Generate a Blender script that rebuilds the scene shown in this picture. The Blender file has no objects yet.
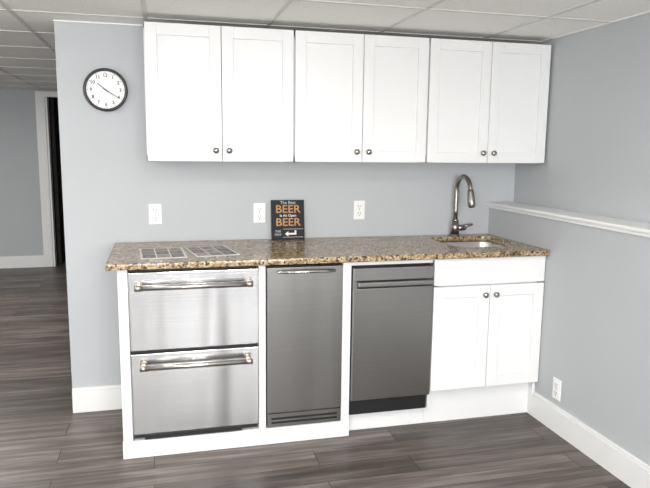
import bpy, bmesh, math, random
from mathutils import Vector, Matrix
random.seed(4)
S=bpy.context.scene
S.view_settings.view_transform='Standard'
COL=S.collection

# ---------------------------------------------------------------- materials
def base(name):
    m=bpy.data.materials.new(name); m.use_nodes=True
    nt=m.node_tree; b=nt.nodes['Principled BSDF']
    return m,nt,b
def N(nt,t,**k):
    n=nt.nodes.new(t)
    for a,v in k.items():
        if a in n.inputs: n.inputs[a].default_value=v
        else: setattr(n,a,v)
    return n
def coords(nt,scale=(1,1,1),loc=(0,0,0)):
    tc=nt.nodes.new('ShaderNodeTexCoord'); mp=nt.nodes.new('ShaderNodeMapping')
    mp.inputs['Scale'].default_value=scale; mp.inputs['Location'].default_value=loc
    nt.links.new(tc.outputs['Object'],mp.inputs['Vector']); return mp.outputs['Vector']
def ramp(nt,fac,stops,interp='LINEAR'):
    r=nt.nodes.new('ShaderNodeValToRGB'); r.color_ramp.interpolation=interp
    e=r.color_ramp.elements
    while len(e)<len(stops): e.new(0.5)
    for i,(p,c) in enumerate(stops):
        e[i].position=p; e[i].color=(*c,1) if len(c)==3 else c
    nt.links.new(fac,r.inputs['Fac']); return r.outputs['Color']
def paint(name,col,rough=0.5,var=0.03,scale=3,bump=0.0,bscale=200,metal=0):
    m,nt,b=base(name)
    v=coords(nt); n=N(nt,'ShaderNodeTexNoise',Scale=scale,Detail=3.0); nt.links.new(v,n.inputs['Vector'])
    c=ramp(nt,n.outputs['Fac'],[(0.3,tuple(x*(1-var) for x in col)),(0.7,tuple(min(1,x*(1+var)) for x in col))])
    nt.links.new(c,b.inputs['Base Color']); b.inputs['Roughness'].default_value=rough; b.inputs['Metallic'].default_value=metal
    if bump:
        n2=N(nt,'ShaderNodeTexNoise',Scale=bscale,Detail=2.0); nt.links.new(v,n2.inputs['Vector'])
        bp=N(nt,'ShaderNodeBump',Strength=bump,Distance=0.002); nt.links.new(n2.outputs['Fac'],bp.inputs['Height']); nt.links.new(bp.outputs['Normal'],b.inputs['Normal'])
    return m
def mix(nt,fac,a,b,mode='MIX'):
    n=nt.nodes.new('ShaderNodeMix'); n.data_type='RGBA'; n.blend_type=mode
    for sock,val in ((0,fac),(6,a),(7,b)):
        if isinstance(val,(int,float)): n.inputs[sock].default_value=val
        elif isinstance(val,tuple): n.inputs[sock].default_value=(*val,1)
        else: nt.links.new(val,n.inputs[sock])
    return n.outputs[2]
def steel(name,col,rough,bump=0.12,wave=0.0):
    m,nt,b=base(name)
    v=coords(nt,(3,400,400)); n=N(nt,'ShaderNodeTexNoise',Scale=1.0,Detail=3.0); nt.links.new(v,n.inputs['Vector'])
    c=ramp(nt,n.outputs['Fac'],[(0.3,tuple(x*.95 for x in col)),(0.7,tuple(min(1,x*1.04) for x in col))])
    nt.links.new(c,b.inputs['Base Color']); b.inputs['Metallic'].default_value=1; b.inputs['Roughness'].default_value=rough
    bp=N(nt,'ShaderNodeBump',Strength=bump,Distance=0.0006); nt.links.new(n.outputs['Fac'],bp.inputs['Height'])
    if wave:   # very slight oil-canning of the sheet, gives vertical streaks in the reflections
        v2=coords(nt,(5.0,1,0.5)); n2=N(nt,'ShaderNodeTexNoise',Scale=1.0,Detail=1.0); nt.links.new(v2,n2.inputs['Vector'])
        b2=N(nt,'ShaderNodeBump',Strength=wave,Distance=0.05); nt.links.new(n2.outputs['Fac'],b2.inputs['Height']); nt.links.new(b2.outputs['Normal'],bp.inputs['Normal'])
    nt.links.new(bp.outputs['Normal'],b.inputs['Normal'])
    return m
M={}
M['wall']=paint('wall_paint_grey',(0.475,0.493,0.508),0.7,0.015,2,0.15,260)
M['white']=paint('cabinet_white',(0.80,0.80,0.795),0.35,0.01,2)
M['trim']=paint('trim_white',(0.82,0.82,0.81),0.4,0.01,2)
M['grid']=paint('ceiling_grid',(0.64,0.63,0.61),0.5,0.01,2)
M['plate']=paint('outlet_plastic',(0.85,0.85,0.83),0.3,0.01,5)
M['slot']=paint('outlet_slot',(0.08,0.08,0.08),0.6,0.01,5)
M['black']=paint('black_plastic',(0.012,0.012,0.013),0.4,0.05,10)
M['clockrim']=paint('clock_rim_black',(0.01,0.01,0.011),0.25,0.05,10)
M['clockface']=paint('clock_face',(0.86,0.86,0.85),0.6,0.01,3)
M['ink']=paint('ink_black',(0.015,0.015,0.015),0.6,0.01,3)
M['signb']=paint('sign_black',(0.014,0.014,0.017),0.75,0.1,30)
M['orange']=paint('sign_gold',(0.47,0.25,0.10),0.6,0.08,60)
M['cream']=paint('sign_cream',(0.78,0.76,0.70),0.6,0.03,30)
M['bluegrey']=paint('sign_bluegrey',(0.40,0.44,0.48),0.6,0.03,30)
M['steel']=steel('brushed_stainless',(0.70,0.705,0.71),0.2,0.3,0.42)
M['steeld']=steel('brushed_stainless_dark',(0.285,0.278,0.27),0.32,0.25,0.12)
M['steelh']=steel('handle_steel',(0.66,0.64,0.62),0.22)
M['bronze']=paint('handle_endcap',(0.54,0.48,0.42),0.3,0.05,20,metal=1)
M['nickel']=paint('brushed_nickel',(0.36,0.335,0.31),0.28,0.05,20,metal=1)
M['sink']=steel('sink_steel',(0.6,0.6,0.6),0.3)
M['paper']=paint('paper_white',(0.76,0.74,0.70),0.5,0.02,20)
M['darkroom']=paint('dark_room_shade',(0.012,0.010,0.009),0.8,0.1,3)  # near-black puts the unlit room's shade into the colour
M['glassy']=paint('window_frame_white',(0.8,0.8,0.8),0.4,0.01,2)
m,nt,b=base('added_globe_glow'); b.inputs['Base Color'].default_value=(.9,.9,.88,1); b.inputs['Emission Color'].default_value=(1,.96,.91,1); b.inputs['Emission Strength'].default_value=35; M['globe']=m  # glow for the added globes behind the camera
# floor
m,nt,b=base('floor_vinyl_planks')
v=coords(nt)
br=nt.nodes.new('ShaderNodeTexBrick'); br.offset=0.37; br.offset_frequency=2
br.inputs['Scale'].default_value=1; br.inputs['Brick Width'].default_value=1.15; br.inputs['Row Height'].default_value=0.145
br.inputs['Mortar Size'].default_value=0.002; br.inputs['Mortar Smooth'].default_value=0.1; br.inputs['Bias'].default_value=0
br.inputs['Color1'].default_value=(0.0,0,0,1); br.inputs['Color2'].default_value=(1,1,1,1); br.inputs['Mortar'].default_value=(0.5,0.5,0.5,1)
nt.links.new(v,br.inputs['Vector'])
vm=nt.nodes.new('ShaderNodeVectorMath'); vm.operation='ADD'
vs=nt.nodes.new('ShaderNodeVectorMath'); vs.operation='SCALE'; vs.inputs['Scale'].default_value=7.3
nt.links.new(br.outputs['Color'],vs.inputs[0]); 
v2=coords(nt,(1.8,26,1)); nt.links.new(v2,vm.inputs[0]); nt.links.new(vs.outputs[0],vm.inputs[1])
g=N(nt,'ShaderNodeTexNoise',Scale=1.0,Detail=6.0,Roughness=0.6,Distortion=0.4); nt.links.new(vm.outputs[0],g.inputs['Vector'])
gc=ramp(nt,g.outputs['Fac'],[(0.3,(0.036,0.029,0.025)),(0.5,(0.098,0.081,0.071)),(0.70,(0.205,0.177,0.157))])
pl=ramp(nt,br.outputs['Color'],[(0,(0.66,0.65,0.64)),(1,(1.28,1.27,1.26))])
c1=mix(nt,1.0,gc,pl,'MULTIPLY')
c2=mix(nt,br.outputs['Fac'],c1,(0.015,0.013,0.012))
nt.links.new(c2,b.inputs['Base Color']); b.inputs['Roughness'].default_value=0.42
bp=N(nt,'ShaderNodeBump',Strength=0.15,Distance=0.002); nt.links.new(g.outputs['Fac'],bp.inputs['Height']); nt.links.new(bp.outputs['Normal'],b.inputs['Normal'])
M['floor']=m
# ceiling tile
m,nt,b=base('ceiling_tile')
v=coords(nt)
n=N(nt,'ShaderNodeTexNoise',Scale=90.0,Detail=3.0); nt.links.new(v,n.inputs['Vector'])
c=ramp(nt,n.outputs['Fac'],[(0.30,(0.78,0.77,0.74)),(0.44,(0.90,0.89,0.86)),(0.8,(0.93,0.92,0.89))])
nt.links.new(c,b.inputs['Base Color']); b.inputs['Roughness'].default_value=0.9
M['tile']=m
# granite
m,nt,b=base('granite_brown')
v=coords(nt)
n1=N(nt,'ShaderNodeTexNoise',Scale=52.0,Detail=6.0,Roughness=0.7,Distortion=0.5); nt.links.new(v,n1.inputs['Vector'])
c1=ramp(nt,n1.outputs['Fac'],[(0.34,(0.055,0.035,0.022)),(0.43,(0.19,0.12,0.062)),(0.53,(0.38,0.27,0.145)),(0.66,(0.58,0.47,0.30))])
vo=N(nt,'ShaderNodeTexVoronoi',Scale=110.0); nt.links.new(v,vo.inputs['Vector'])
sep=nt.nodes.new('ShaderNodeSeparateColor'); nt.links.new(vo.outputs['Color'],sep.inputs[0])
dk=ramp(nt,sep.outputs[0],[(0.0,(.9,.9,.9)),(0.18,(0,0,0))],'CONSTANT')
c2=mix(nt,dk,c1,(0.028,0.022,0.018))
lt=ramp(nt,sep.outputs[1],[(0.0,(0,0,0)),(0.90,(.75,.75,.75))],'CONSTANT')
c3=mix(nt,lt,c2,(0.56,0.49,0.36))
nt.links.new(c3,b.inputs['Base Color']); b.inputs['Roughness'].default_value=0.2
M['granite']=m
for i,c in enumerate([(0.25,0.18,0.12),(0.10,0.09,0.09),(0.34,0.29,0.23),(0.17,0.15,0.14)]):
    M['pic%d'%i]=paint('printed_photo_%d'%i,c,0.4,0.6,60)

# ---------------------------------------------------------------- builder
class B:
    def __init__(s,name):
        s.bm=bmesh.new(); s.name=name; s.mats=[]
    def mi(s,k):
        if k not in s.mats: s.mats.append(k)
        return s.mats.index(k)
    def box(s,x0,x1,y0,y1,z0,z1,mat,bev=0.0,seg=2):
        g=bmesh.ops.create_cube(s.bm,size=1.0)['verts']
        for v in g: v.co=Vector(((x0+x1)/2+v.co.x*(x1-x0),(y0+y1)/2+v.co.y*(y1-y0),(z0+z1)/2+v.co.z*(z1-z0)))
        i=s.mi(mat); fs=set(f for v in g for f in v.link_faces)
        for f in fs: f.material_index=i
        if bev>0:
            es=list(set(e for v in g for e in v.link_edges))
            r=bmesh.ops.bevel(s.bm,geom=es,offset=bev,segments=seg,profile=0.5,affect='EDGES')
            for f in r['faces']: f.material_index=i
    def cyl(s,p0,p1,r0,mat,r1=None,seg=32):
        p0=Vector(p0);p1=Vector(p1);d=p1-p0
        mt=Matrix.Translation((p0+p1)/2)@d.to_track_quat('Z','Y').to_matrix().to_4x4()
        g=bmesh.ops.create_cone(s.bm,cap_ends=True,segments=seg,radius1=r0,radius2=r0 if r1 is None else r1,depth=d.length,matrix=mt)['verts']
        i=s.mi(mat)
        for f in set(f for v in g for f in v.link_faces): f.material_index=i; f.smooth=len(f.verts)==4
    def ball(s,c,r,mat,sc=(1,1,1)):
        mt=Matrix.Translation(c)@Matrix.Diagonal((*sc,1))
        g=bmesh.ops.create_uvsphere(s.bm,u_segments=24,v_segments=14,radius=r,matrix=mt)['verts']
        i=s.mi(mat)
        for f in set(f for v in g for f in v.link_faces): f.material_index=i; f.smooth=True
    def torus(s,c,R,r,mat,seg=64,rs=12):
        i=s.mi(mat); rings=[]
        for a in range(seg):
            t=2*math.pi*a/seg; ring=[]
            for k in range(rs):
                u=2*math.pi*k/rs; rr=R+r*math.cos(u); h=r*math.sin(u)
                ring.append(s.bm.verts.new(Vector(c)+Vector((rr*math.cos(t),h,rr*math.sin(t)))))
            rings.append(ring)
        for a in range(seg):
            for k in range(rs):
                f=s.bm.faces.new([rings[a][k],rings[a][(k+1)%rs],rings[(a+1)%seg][(k+1)%rs],rings[(a+1)%seg][k]]); f.material_index=i; f.smooth=True
    def tube(s,pts,rad,mat,seg=20):
        i=s.mi(mat); pts=[Vector(p) for p in pts]; rings=[]; n=len(pts)
        if not isinstance(rad,(list,tuple)): rad=[rad]*n
        prev=None
        for k,p in enumerate(pts):
            t=(pts[min(k+1,n-1)]-pts[max(k-1,0)]).normalized()
            if prev is None:
                a=Vector((1,0,0)) if abs(t.x)<0.9 else Vector((0,1,0))
            else: a=prev
            u=(a-t*a.dot(t)).normalized(); w=t.cross(u); prev=u
            rings.append([s.bm.verts.new(p+(u*math.cos(2*math.pi*j/seg)+w*math.sin(2*math.pi*j/seg))*rad[k]) for j in range(seg)])
        for k in range(n-1):
            for j in range(seg):
                f=s.bm.faces.new([rings[k][j],rings[k][(j+1)%seg],rings[k+1][(j+1)%seg],rings[k+1][j]]); f.material_index=i; f.smooth=True
        for r in (rings[0][::-1],rings[-1]):
            f=s.bm.faces.new(r); f.material_index=i
    def poly(s,pts,mat):
        f=s.bm.faces.new([s.bm.verts.new(p) for p in pts]); f.material_index=s.mi(mat)
    def done(s,parent=None):
        bmesh.ops.recalc_face_normals(s.bm,faces=s.bm.faces)
        me=bpy.data.meshes.new(s.name); s.bm.to_mesh(me); s.bm.free()
        for k in s.mats: me.materials.append(M[k])
        o=bpy.data.objects.new(s.name,me); COL.objects.link(o)
        if parent: o.parent=parent
        return o
def text(name,body,size,loc,rot,mat,parent,ext=0.0004,align='CENTER',sx=1,off=0.012):
    cu=bpy.data.curves.new(name,'FONT'); cu.body=body; cu.size=size; cu.align_x=align; cu.align_y='CENTER'; cu.extrude=ext; cu.offset=size*off
    t=bpy.data.objects.new(name,cu); COL.objects.link(t)
    bpy.context.view_layer.update()
    me=bpy.data.meshes.new_from_object(t.evaluated_get(bpy.context.evaluated_depsgraph_get()))
    bpy.data.objects.remove(t)
    me.materials.clear(); me.materials.append(M[mat])
    o=bpy.data.objects.new(name,me); COL.objects.link(o)
    o.location=loc; o.rotation_euler=rot; o.scale=(sx,1,1); o.parent=parent
    return o
def empty(name,loc=(0,0,0),rot=(0,0,0)):
    e=bpy.data.objects.new(name,None); COL.objects.link(e); e.location=loc; e.rotation_euler=rot; e.empty_display_size=0.05; return e

# ---------------------------------------------------------------- room shell
XR=2.147; XL=1.985; CZ=2.02; YF=4.46; YB=-6.0; XW=-2.6
o=B('floor'); o.box(XW-.1,XR+.1,YB-.1,6.0,-0.06,0,'floor'); o.done()
o=B('ceiling'); o.box(XW-.1,XR+.1,YB-.1,6.0,CZ,CZ+.06,'tile')
x=0.009
while x>XW: x-=0.592
x+=0.592
while x<XR: o.box(x-.010,x+.010,YB,YF,CZ-.003,CZ+.001,'grid',0.001,1); x+=0.592
y=-0.80-0.592*8
while y<YF:
    if y>YB: o.box(XW,XR,y-.010,y+.010,CZ-.0035,CZ+.001,'grid',0.001,1)
    y+=0.592
o.box(XR-.022,XR,YB,0,CZ-.006,CZ+.001,'trim'); o.box(-0.425,XR,-.022,0,CZ-.006,CZ+.001,'trim')
o.done()
o=B('wall_back'); o.box(-0.425,XR+.1,0,0.12,0,CZ,'wall'); o.done()
o=B('wall_right'); o.box(XR,XR+.1,YB,0,0,CZ,'wall'); o.done()
o=B('wall_right_lower'); o.box(XL,XR,YB,0,0,1.075,'wall'); o.done()
o=B('wall_left'); o.box(XW-.1,XW,YB,YF,0,CZ,'wall'); o.done()
o=B('wall_hall_right'); o.box(0.9,1.0,0.12,YF,0,CZ,'wall'); o.done()
DX0,DX1,DZ=-1.175,-0.40,1.95
o=B('wall_far'); o.box(XW,DX0,YF,YF+.12,0,CZ,'wall'); o.box(DX1,1.0,YF,YF+.12,0,CZ,'wall'); o.box(DX0,DX1,YF,YF+.12,DZ,CZ,'wall'); o.done()
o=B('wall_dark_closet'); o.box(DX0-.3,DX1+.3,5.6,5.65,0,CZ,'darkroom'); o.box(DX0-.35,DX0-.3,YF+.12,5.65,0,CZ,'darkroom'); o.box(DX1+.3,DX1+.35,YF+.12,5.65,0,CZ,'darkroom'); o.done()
o=B('trim_1'); o.box(DX0-.10,DX0,YF-.02,YF,0,DZ+.02,'trim',.004); o.box(DX1,DX1+.1,YF-.02,YF,0,DZ+.02,'trim',.004); o.box(DX0-.10,DX1+.1,YF-.022,YF,DZ,CZ-.01,'trim',.004)
o.box(DX0,DX0+.02,YF,YF+.12,0,DZ,'trim'); o.done()
o=B('door_1')
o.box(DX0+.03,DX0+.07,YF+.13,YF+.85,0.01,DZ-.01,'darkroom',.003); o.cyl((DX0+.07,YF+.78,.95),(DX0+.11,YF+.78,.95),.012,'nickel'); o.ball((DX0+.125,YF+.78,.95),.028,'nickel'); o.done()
wins=[(-2.2,-0.6),(0.0,1.5)]
o=B('wall_rear'); zs=(0.70,1.88)
o.box(XW,XR,YB-.1,YB,0,zs[0],'wall'); o.box(XW,XR,YB-.1,YB,zs[1],CZ,'wall')
xs=[XW]+[a for w in wins for a in w]+[XR]
for i in range(0,len(xs),2): o.box(xs[i],xs[i+1],YB-.1,YB,zs[0],zs[1],'wall')
o.done()
for i,(a,c) in enumerate(wins):
    w=B('window_%d'%(i+1))
    for p in [(a,a+.05,zs[0],zs[1]),(c-.05,c,zs[0],zs[1]),((a+c)/2-.025,(a+c)/2+.025,zs[0],zs[1])]: w.box(p[0],p[1],YB-.07,YB-.01,p[2],p[3],'glassy',.003)
    w.box(a,c,YB-.07,YB-.01,zs[0],zs[0]+.05,'glassy',.003); w.box(a,c,YB-.07,YB-.01,zs[1]-.05,zs[1],'glassy',.003)
    wo=w.done()
    L=bpy.data.lights.new('window_daylight','AREA'); L.shape='RECTANGLE'; L.size=c-a; L.size_y=zs[1]-zs[0]; L.energy=112; L.color=(0.98,0.99,1.0)
    lo=bpy.data.objects.new('window_daylight',L); COL.objects.link(lo); lo.location=((a+c)/2,YB-.09,(zs[0]+zs[1])/2); lo.rotation_euler=(math.radians(90),0,0)
    lo.parent=wo
for (x,y,p) in [(0.30,-2.27,22),(0.30,-4.05,23),(-1.47,-2.27,18),(-1.47,-4.05,16),(-1.47,1.87,42)]:  # unseen panels with frames, added to light the room from above
    t=B('added_ceiling_light')
    for q in [(-.3,.3,-.3,-.28),(-.3,.3,.28,.3),(-.3,-.28,-.3,.3),(.28,.3,-.3,.3)]: t.box(x+q[0],x+q[1],y+q[2],y+q[3],CZ-.02,CZ-.005,'trim',.002)
    to=t.done()
    L=bpy.data.lights.new('added_fill_panel','AREA'); L.shape='SQUARE'; L.size=.55; L.energy=p; L.color=(1.0,0.98,0.95)
    lo=bpy.data.objects.new('added_fill_panel',L); COL.objects.link(lo); lo.location=(x,y,CZ-.012); lo.parent=to
for (x,y) in ((1.19,-2.75),(-.6,-3.9),(-1.5,-.9)):  # unseen glowing globes, added to brighten the ceiling
    t=B('added_globe_light'); t.cyl((x,y,CZ-.001),(x,y,CZ-.025),.06,'nickel'); t.cyl((x,y,CZ-.02),(x,y,CZ-.16),.008,'nickel'); t.cyl((x,y,CZ-.15),(x,y,CZ-.175),.035,'nickel'); t.ball((x,y,CZ-.27),.11,'globe'); t.done()
# ledge cap
o=B('trim_2'); o.box(XL-.020,XR,YB,-.001,1.088,1.106,'trim',.006); o.box(XL-.010,XL,YB,-.001,1.072,1.089,'trim',.004); o.done()
def bboard(name,segs):
    o=B(name)
    for (x0,x1,y0,y1) in segs:
        o.box(x0,x1,y0,y1,0,.118,'trim'); 
        dx=.004 if (x1-x0)<(y1-y0) else 0; dy=.004 if (x1-x0)>=(y1-y0) else 0
        o.box(x0+dx,x1,y0+dy,y1,.118,.136,'trim',.003)
    o.done()
bboard('baseboard_back',[(-.425,-.1365,-.016,-.0005)])
bboard('baseboard_right',[(XL-.016,XL,YB,-.535)])
bboard('baseboard_far',[(XW,DX0-.10,YF-.016,YF)])
bboard('baseboard_left',[(XW,XW+.016,YB,YF)])

# ---------------------------------------------------------------- cabinets
def shaker(o,x0,x1,z0,z1,yf,fw=.055,t=.02):
    rec=.012
    o.box(x0+.01,x1-.01,yf+rec,yf+t,z0+.01,z1-.01,'white')
    o.box(x0,x0+fw,yf,yf+t,z0,z1,'white',.0015,1); o.box(x1-fw,x1,yf,yf+t,z0,z1,'white',.0015,1)
    o.box(x0+fw,x1-fw,yf,yf+t,z0,z0+fw,'white',.0015,1); o.box(x0+fw,x1-fw,yf,yf+t,z1-fw,z1,'white',.0015,1)
def knob(o,x,z,yf):
    o.cyl((x,yf,z),(x,yf-.012,z),.006,'nickel'); o.cyl((x,yf,z),(x,yf-.002,z),.009,'nickel')
    o.ball((x,yf-.018,z),.0145,'nickel',(1,.62,1))
ZB,ZT=1.346,1.986; cw=2.135/3
for i in range(3):
    o=B('upper_cabinet'); x0=i*cw+.0005; x1=(i+1)*cw-.0005; yb=-.302; t=.016
    o.box(x0,x0+t,yb,-.001,ZB,ZT,'white'); o.box(x1-t,x1,yb,-.001,ZB,ZT,'white')
    o.box(x0+t,x1-t,yb,-.001,ZB+.012,ZB+.028,'white'); o.box(x0+t,x1-t,yb,-.001,ZT-.016,ZT,'white'); o.box(x0+t,x1-t,-.008,-.001,ZB+.02,ZT-.01,'white')
    o.box(x0,x0+.035,yb-.002,yb+.016,ZB,ZT,'white'); o.box(x1-.035,x1,yb-.002,yb+.016,ZB,ZT,'white'); o.box(x0,x1,yb-.002,yb+.016,ZB,ZB+.03,'white'); o.box(x0,x1,yb-.002,yb+.016,ZT-.03,ZT,'white')
    mid=(x0+x1)/2
    shaker(o,x0+.004,mid-.0015,ZB+.002,ZT-.003,-.325); shaker(o,mid+.0015,x1-.004,ZB+.002,ZT-.003,-.325)
    knob(o,mid-.032,1.400,-.325); knob(o,mid+.032,1.400,-.325)
    o.done()

o=B('appliance_surround_cabinet')
TOP=.884
o.box(-.135,-.092,-.608,-.590,.083,TOP,'white',.001,1); o.box(-.135,-.117,-.590,-.001,0,TOP,'white')
o.box(.487,.520,-.608,-.001,.083,TOP,'white',.001,1)
o.box(.893,.935,-.608,-.001,.083,TOP,'white',.001,1)
o.box(-.138,.937,-.612,-.598,0,.083,'white',.002,1)
o.box(-.117,.935,-.600,-.001,.070,.083,'white')
o.box(.92,.937,-.600,-.001,0,.07,'white')
o.box(-.092,.893,-.60,-.58,.878,TOP,'white')
o.box(.935,1.358,-.604,-.586,.862,TOP,'white')
o.box(.937,1.358,-.553,-.535,0,.092,'white',.001,1)
o.done()
o=B('sink_base_cabinet'); x0,x1=1.359,1.9835; z0=.180
o.box(x0,x0+.016,-.59,-.001,0.10,TOP,'white'); o.box(x0,x0+.016,-.54,-.001,0.0,.10,'white'); o.box(x1-.016,x1,-.59,-.001,0.1,TOP,'white'); o.box(x0+.016,x1-.016,-.59,-.001,z0+.01,z0+.026,'white')
o.box(x0+.016,x1-.016,-.008,-.001,z0,TOP,'white')
o.box(x0,x1,-.553,-.537,0,z0+.02,'white',.001,1)
o.box(x0,x0+.035,-.600,-.588,z0+.012,TOP,'white'); o.box(x1-.035,x1,-.600,-.588,z0+.012,TOP,'white'); o.box(x0,x1,-.600,-.588,z0+.012,z0+.05,'white'); o.box(x0,x1,-.600,-.588,.72,TOP,'white')
mid=(x0+x1)/2
o.box(x0+.003,x1-.003,-.62,-.60,.745,.880,'white',.002,1)
shaker(o,x0+.003,mid-.0015,.198,.738,-.62,.058); shaker(o,mid+.0015,x1-.003,.198,.738,-.62,.058)
knob(o,mid-.03,.690,-.62); knob(o,mid+.03,.690,-.62)
o.done()

# ---------------------------------------------------------------- countertop
def rrect(x0,x1,y0,y1,r,seg=8):
    p=[]
    for (cx,cy,a0) in [(x1-r,y1-r,0),(x0+r,y1-r,90),(x0+r,y0+r,180),(x1-r,y0+r,270)]:
        for k in range(seg+1):
            a=math.radians(a0+90*k/seg); p.append((cx+r*math.cos(a),cy+r*math.sin(a)))
    return p
SX0,SX1,SY0,SY1=1.545,1.930,-.485,-.105
cu=bpy.data.curves.new('ct','CURVE'); cu.dimensions='2D'; cu.fill_mode='BOTH'; cu.extrude=.0105; cu.bevel_depth=.004; cu.bevel_resolution=2
bv=.004
for pts in (rrect(-.180+bv,1.984-bv,-.65+bv,-.0015-bv,.004,3),rrect(SX0-bv,SX1+bv,SY0-bv,SY1+bv,.07)):
    sp=cu.splines.new('POLY'); sp.points.add(len(pts)-1)
    for q,(a,c) in zip(sp.points,pts): q.co=(a,c,0,1)
    sp.use_cyclic_u=True
t=bpy.data.objects.new('ct',cu); COL.objects.link(t); bpy.context.view_layer.update()
me=bpy.data.meshes.new_from_object(t.evaluated_get(bpy.context.evaluated_depsgraph_get())); bpy.data.objects.remove(t)
me.materials.clear(); me.materials.append(M['granite'])
for f in me.polygons: f.material_index=0
ct=bpy.data.objects.new('granite_countertop',me); COL.objects.link(ct)
for v in me.vertices: v.co.z+=.8995
o=B('kitchen_sink'); rings=[]
for (g,z,r) in [(.028,.884,.08),(.004,.884,.072),(.002,.878,.072),(-.006,.74,.065),(-.03,.715,.05),(-.10,.71,.04)]:
    rings.append([o.bm.verts.new((a,c,z)) for a,c in rrect(SX0-g,SX1+g,SY0-g,SY1+g,r)])
i=o.mi('sink'); n=len(rings[0])
for a in range(len(rings)-1):
    for k in range(n):
        f=o.bm.faces.new([rings[a][k],rings[a][(k+1)%n],rings[a+1][(k+1)%n],rings[a+1][k]]); f.material_index=i; f.smooth=True
f=o.bm.faces.new(rings[-1]); f.material_index=i
cx,cy=(SX0+SX1)/2,(SY0+SY1)/2
o.cyl((cx,cy,.7105),(cx,cy,.713),.045,'steelh'); o.cyl((cx,cy,.7125),(cx,cy,.7140),.030,'black')
o.done()
o=B('kitchen_faucet'); fx,fy=1.740,-.050; z=.9142
o.cyl((fx,fy,z),(fx,fy,z+.008),.031,'nickel'); o.cyl((fx,fy,z+.008),(fx,fy,z+.085),.025,'nickel',.021); o.cyl((fx,fy,z+.085),(fx,fy,z+.10),.021,'nickel',.014)
R=.088; zc=1.176
pts=[(fx,fy,z+.09),(fx,fy,z+.15),(fx,fy,z+.22),(fx,fy,zc)]
for k in range(1,25):
    a=math.pi*k/24*0.94; pts.append((fx,fy-R+R*math.cos(a),zc+R*math.sin(a)))
o.tube(pts,.0138,'nickel')
e=Vector(pts[-1]); d=(e-Vector(pts[-2])).normalized()
hp=[e+d*k for k in (-.004,.002,.01,.06,.09,.094)]
o.tube(hp,[.014,.018,.019,.0225,.022,.018],'nickel')
o.cyl(e+d*.094,e+d*.097,.015,'black')
o.cyl((fx+.012,fy,z+.045),(fx+.056,fy,z+.045),.017,'nickel'); o.ball((fx+.056,fy,z+.045),.0175,'nickel')
o.tube([(fx+.056,fy,z+.05),(fx+.070,fy-.005,z+.058),(fx+.105,fy-.015,z+.066)],[.010,.009,.007],'nickel')
o.done()

# ---------------------------------------------------------------- appliances
o=B('refrigerator_drawers'); x0,x1=-.089,.484
o.box(x0+.004,x1-.004,-.586,-.03,.0845,.870,'black')
for (a,c) in ((.118,.498),(.512,.868)):
    o.box(x0,x1,-.628,-.588,a,c,'steel',.004,2)
def barhandle(o,xa,xb,z,yf,cap='bronze',r=.0125,off=.045):
    y=yf-off
    o.cyl((xa+.028,y,z),(xb-.028,y,z),r,'steelh')
    for s,xx in ((1,xa),(-1,xb)):
        o.cyl((xx,y,z),(xx+s*.030,y,z),r*1.12,cap)
        o.cyl((xx+s*.016,yf+.001,z),(xx+s*.016,y,z),r*.85,cap)
        o.cyl((xx+s*.016,yf+.001,z),(xx+s*.016,yf-.004,z),r*1.25,cap)
barhandle(o,-.062,.452,.808,-.628); barhandle(o,-.050,.448,.446,-.628)
o.box(x0+.05,x1-.08,-.618,-.586,.089,.112,'black',.002)
o.done()
o=B('undercounter_ice_maker'); x0,x1=.524,.889
o.box(x0+.002,x1-.002,-.594,-.03,.0845,.870,'black')
o.box(x0,x1,-.624,-.596,.160,.868,'steeld',.003,2)
o.box(x0,x1,-.620,-.596,.088,.156,'steeld',.002,1)
for k in range(2): o.box(x0+.02,x1-.02,-.6215,-.616,.106+k*.020,.116+k*.020,'black')
o.cyl((x0+.045,-.652,.850),(x1-.045,-.652,.850),.0075,'steelh')
for xx in (x0+.06,x1-.06): o.cyl((xx,-.623,.850),(xx,-.652,.850),.006,'steelh')
o.done()
o=B('dishwasher'); x0,x1=.9395,1.3555
o.box(x0+.004,x1-.004,-.582,-.03,.098,.858,'black')
o.box(x0+.004,x1-.004,-.590,-.575,.100,.180,'black')
o.box(x0,x1,-.626,-.584,.184,.752,'steeld',.004,2)
o.box(x0,x1,-.626,-.584,.786,.850,'steeld',.004,2)
o.box(x0,x1,-.602,-.584,.752,.786,'steeld')
o.box(x0+.02,x1-.004,-.644,-.624,.758,.784,'steeld',.006,3)
o.box(x0,x0+.02,-.626,-.596,.750,.788,'steeld'); 
o.done()

# ---------------------------------------------------------------- wall things
e=empty('wall_clock',(-.195,0,1.694))
o=B('case'); o.cyl((0,-.001,0),(0,-.020,0),.103,'clockrim',seg=64); o.torus((0,-.022,0),.0995,.0075,'clockrim'); o.cyl((0,-.0195,0),(0,-.0215,0),.094,'clockface',seg=64)
for k in range(60):
    a=2*math.pi*k/60; l=.008 if k%5==0 else .004; w=.0011 if k%5==0 else .0005
    r1=.090; r0=r1-l; ca,sa=math.sin(a),math.cos(a)
    P=[(ca*r+sa*s*w,-.0218,sa*r-ca*s*w) for r,s in ((r0,-1),(r0,1),(r1,1),(r1,-1))]
    o.poly(P,'ink')
def hand(a,l,w,y):
    a=math.radians(a); ca,sa=math.sin(a),math.cos(a)
    o.poly([(ca*r+sa*s*w,y,sa*r-ca*s*w) for r,s in ((-.016,-1),(-.016,1),(l,.6),(l,-.6))],'ink')
hand(310,.050,.0026,-.0235); hand(122,.076,.0019,-.0245); hand(130,.07,.0006,-.0250)
o.cyl((0,-.0216,0),(0,-.026,0),.0045,'ink')
o.done(e)
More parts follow.
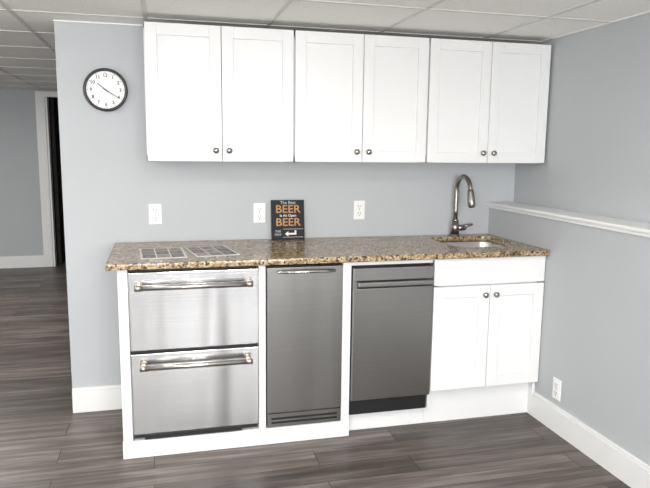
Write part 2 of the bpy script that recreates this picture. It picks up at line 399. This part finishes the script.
for h in range(1,13):
    a=2*math.pi*h/12; text('numeral_%d'%h,str(h),.023,(math.sin(a)*.071,-.0219,math.cos(a)*.071),(math.radians(90),0,0),'ink',e,.0001,off=.02)
def outlet(loc,rz):
    e=B('electrical_outlet'); 
    e.box(-.033,.033,-.006,-.0003,-.054,.054,'plate',.0025)
    for z in (-.021,.021):
        e.box(-.0165,.0165,-.0085,-.005,z-.0165,z+.0165,'plate',.003)
        e.box(-.0085,-.006,-.0089,-.008,z-.003,z+.008,'slot'); e.box(.006,.0085,-.0089,-.008,z-.003,z+.008,'slot'); e.cyl((0,-.008,z-.010),(0,-.0089,z-.010),.003,'slot',seg=12)
    e.cyl((0,-.005,0),(0,-.0075,0),.003,'nickel',seg=12)
    o=e.done(); o.location=loc; o.rotation_euler=(0,0,rz)
for x,z in ((.029,1.061),(.584,1.059),(1.160,1.068)): outlet((x,0,z),0)
outlet((XL,-.785,.221),math.radians(-90))

# ---------------------------------------------------------------- beer sign
tilt=math.radians(-7)
e=empty('beer_sign',(.738,-.052,.9150),(tilt,0,0))
o=B('board'); o.box(-.092,.092,0,.018,0,.218,'signb',.0015,1)
# arrow (bent, pointing left) on the lower panel
o.box(-.030,.084,-.0008,0.001,.012,.0135,'cream'); o.box(-.030,.084,-.0008,0.001,.0565,.058,'cream')
o.box(-.002,.045,-.0010,0.001,.026,.036,'cream'); o.box(.035,.045,-.0010,0.001,.034,.050,'cream')
o.poly([(.000,-.0014,.045),(-.020,-.0014,.031),(.000,-.0014,.017)],'cream')
o.done(e)
R90=(math.radians(90),0,0)
text('line_1','The Best',.024,(0,-.0008,.203),R90,'bluegrey',e)
text('line_2','BEER',.060,(0,-.0008,.166),R90,'orange',e,off=.012,sx=1.08)
text('line_3','Is An Open',.020,(0,-.0008,.132),R90,'cream',e)
text('line_4','BEER',.060,(0,-.0008,.094),R90,'orange',e,off=.012,sx=1.08)
text('line_5','THIS\nWAY',.018,(-.058,-.0008,.036),R90,'bluegrey',e,sx=.9)

def brochure(cx,cy,rot,seed):
    random.seed(seed)
    o=B('appliance_brochure'); w,h=.205,.30
    o.box(-w/2,w/2,-h/2,h/2,0,.002,'paper')
    for r in range(3):
        for c in range(3):
            x=-w/2+.009+c*.064; y=-h/2+.012+r*.094
            o.box(x,x+.058,y,y+.086,.0018,.0024,'pic%d'%random.randrange(4))
            o.box(x+.016,x+.034,y+.015,y+.055,.0022,.0027,'pic%d'%random.randrange(4))
    ob=o.done(); ob.location=(cx,cy,.9148); ob.rotation_euler=(0,0,rot)
brochure(.060,-.395,math.radians(3),1); brochure(.290,-.375,math.radians(9),5)

# ---------------------------------------------------------------- world & camera
w=bpy.data.worlds.new('sky'); S.world=w; w.use_nodes=True
w.node_tree.nodes['Background'].inputs[0].default_value=(0.75,0.85,1,1); w.node_tree.nodes['Background'].inputs[1].default_value=1.0
yw,pt,r=[math.radians(v) for v in (14.546,8.586,0.665)]
fw=Vector((math.sin(yw)*math.cos(pt),math.cos(yw)*math.cos(pt),-math.sin(pt)))
rt=Vector((math.cos(yw),-math.sin(yw),0)); up=rt.cross(fw)
r2=rt*math.cos(r)+up*math.sin(r); u2=-rt*math.sin(r)+up*math.cos(r)
cd=bpy.data.cameras.new('camera'); cd.sensor_width=36; cd.lens=36*639/650; cd.clip_start=.05
co=bpy.data.objects.new('camera',cd); COL.objects.link(co)
mt=Matrix((( r2.x,u2.x,-fw.x,.055),(r2.y,u2.y,-fw.y,-3.489),(r2.z,u2.z,-fw.z,1.420),(0,0,0,1)))
co.matrix_world=mt; S.camera=co
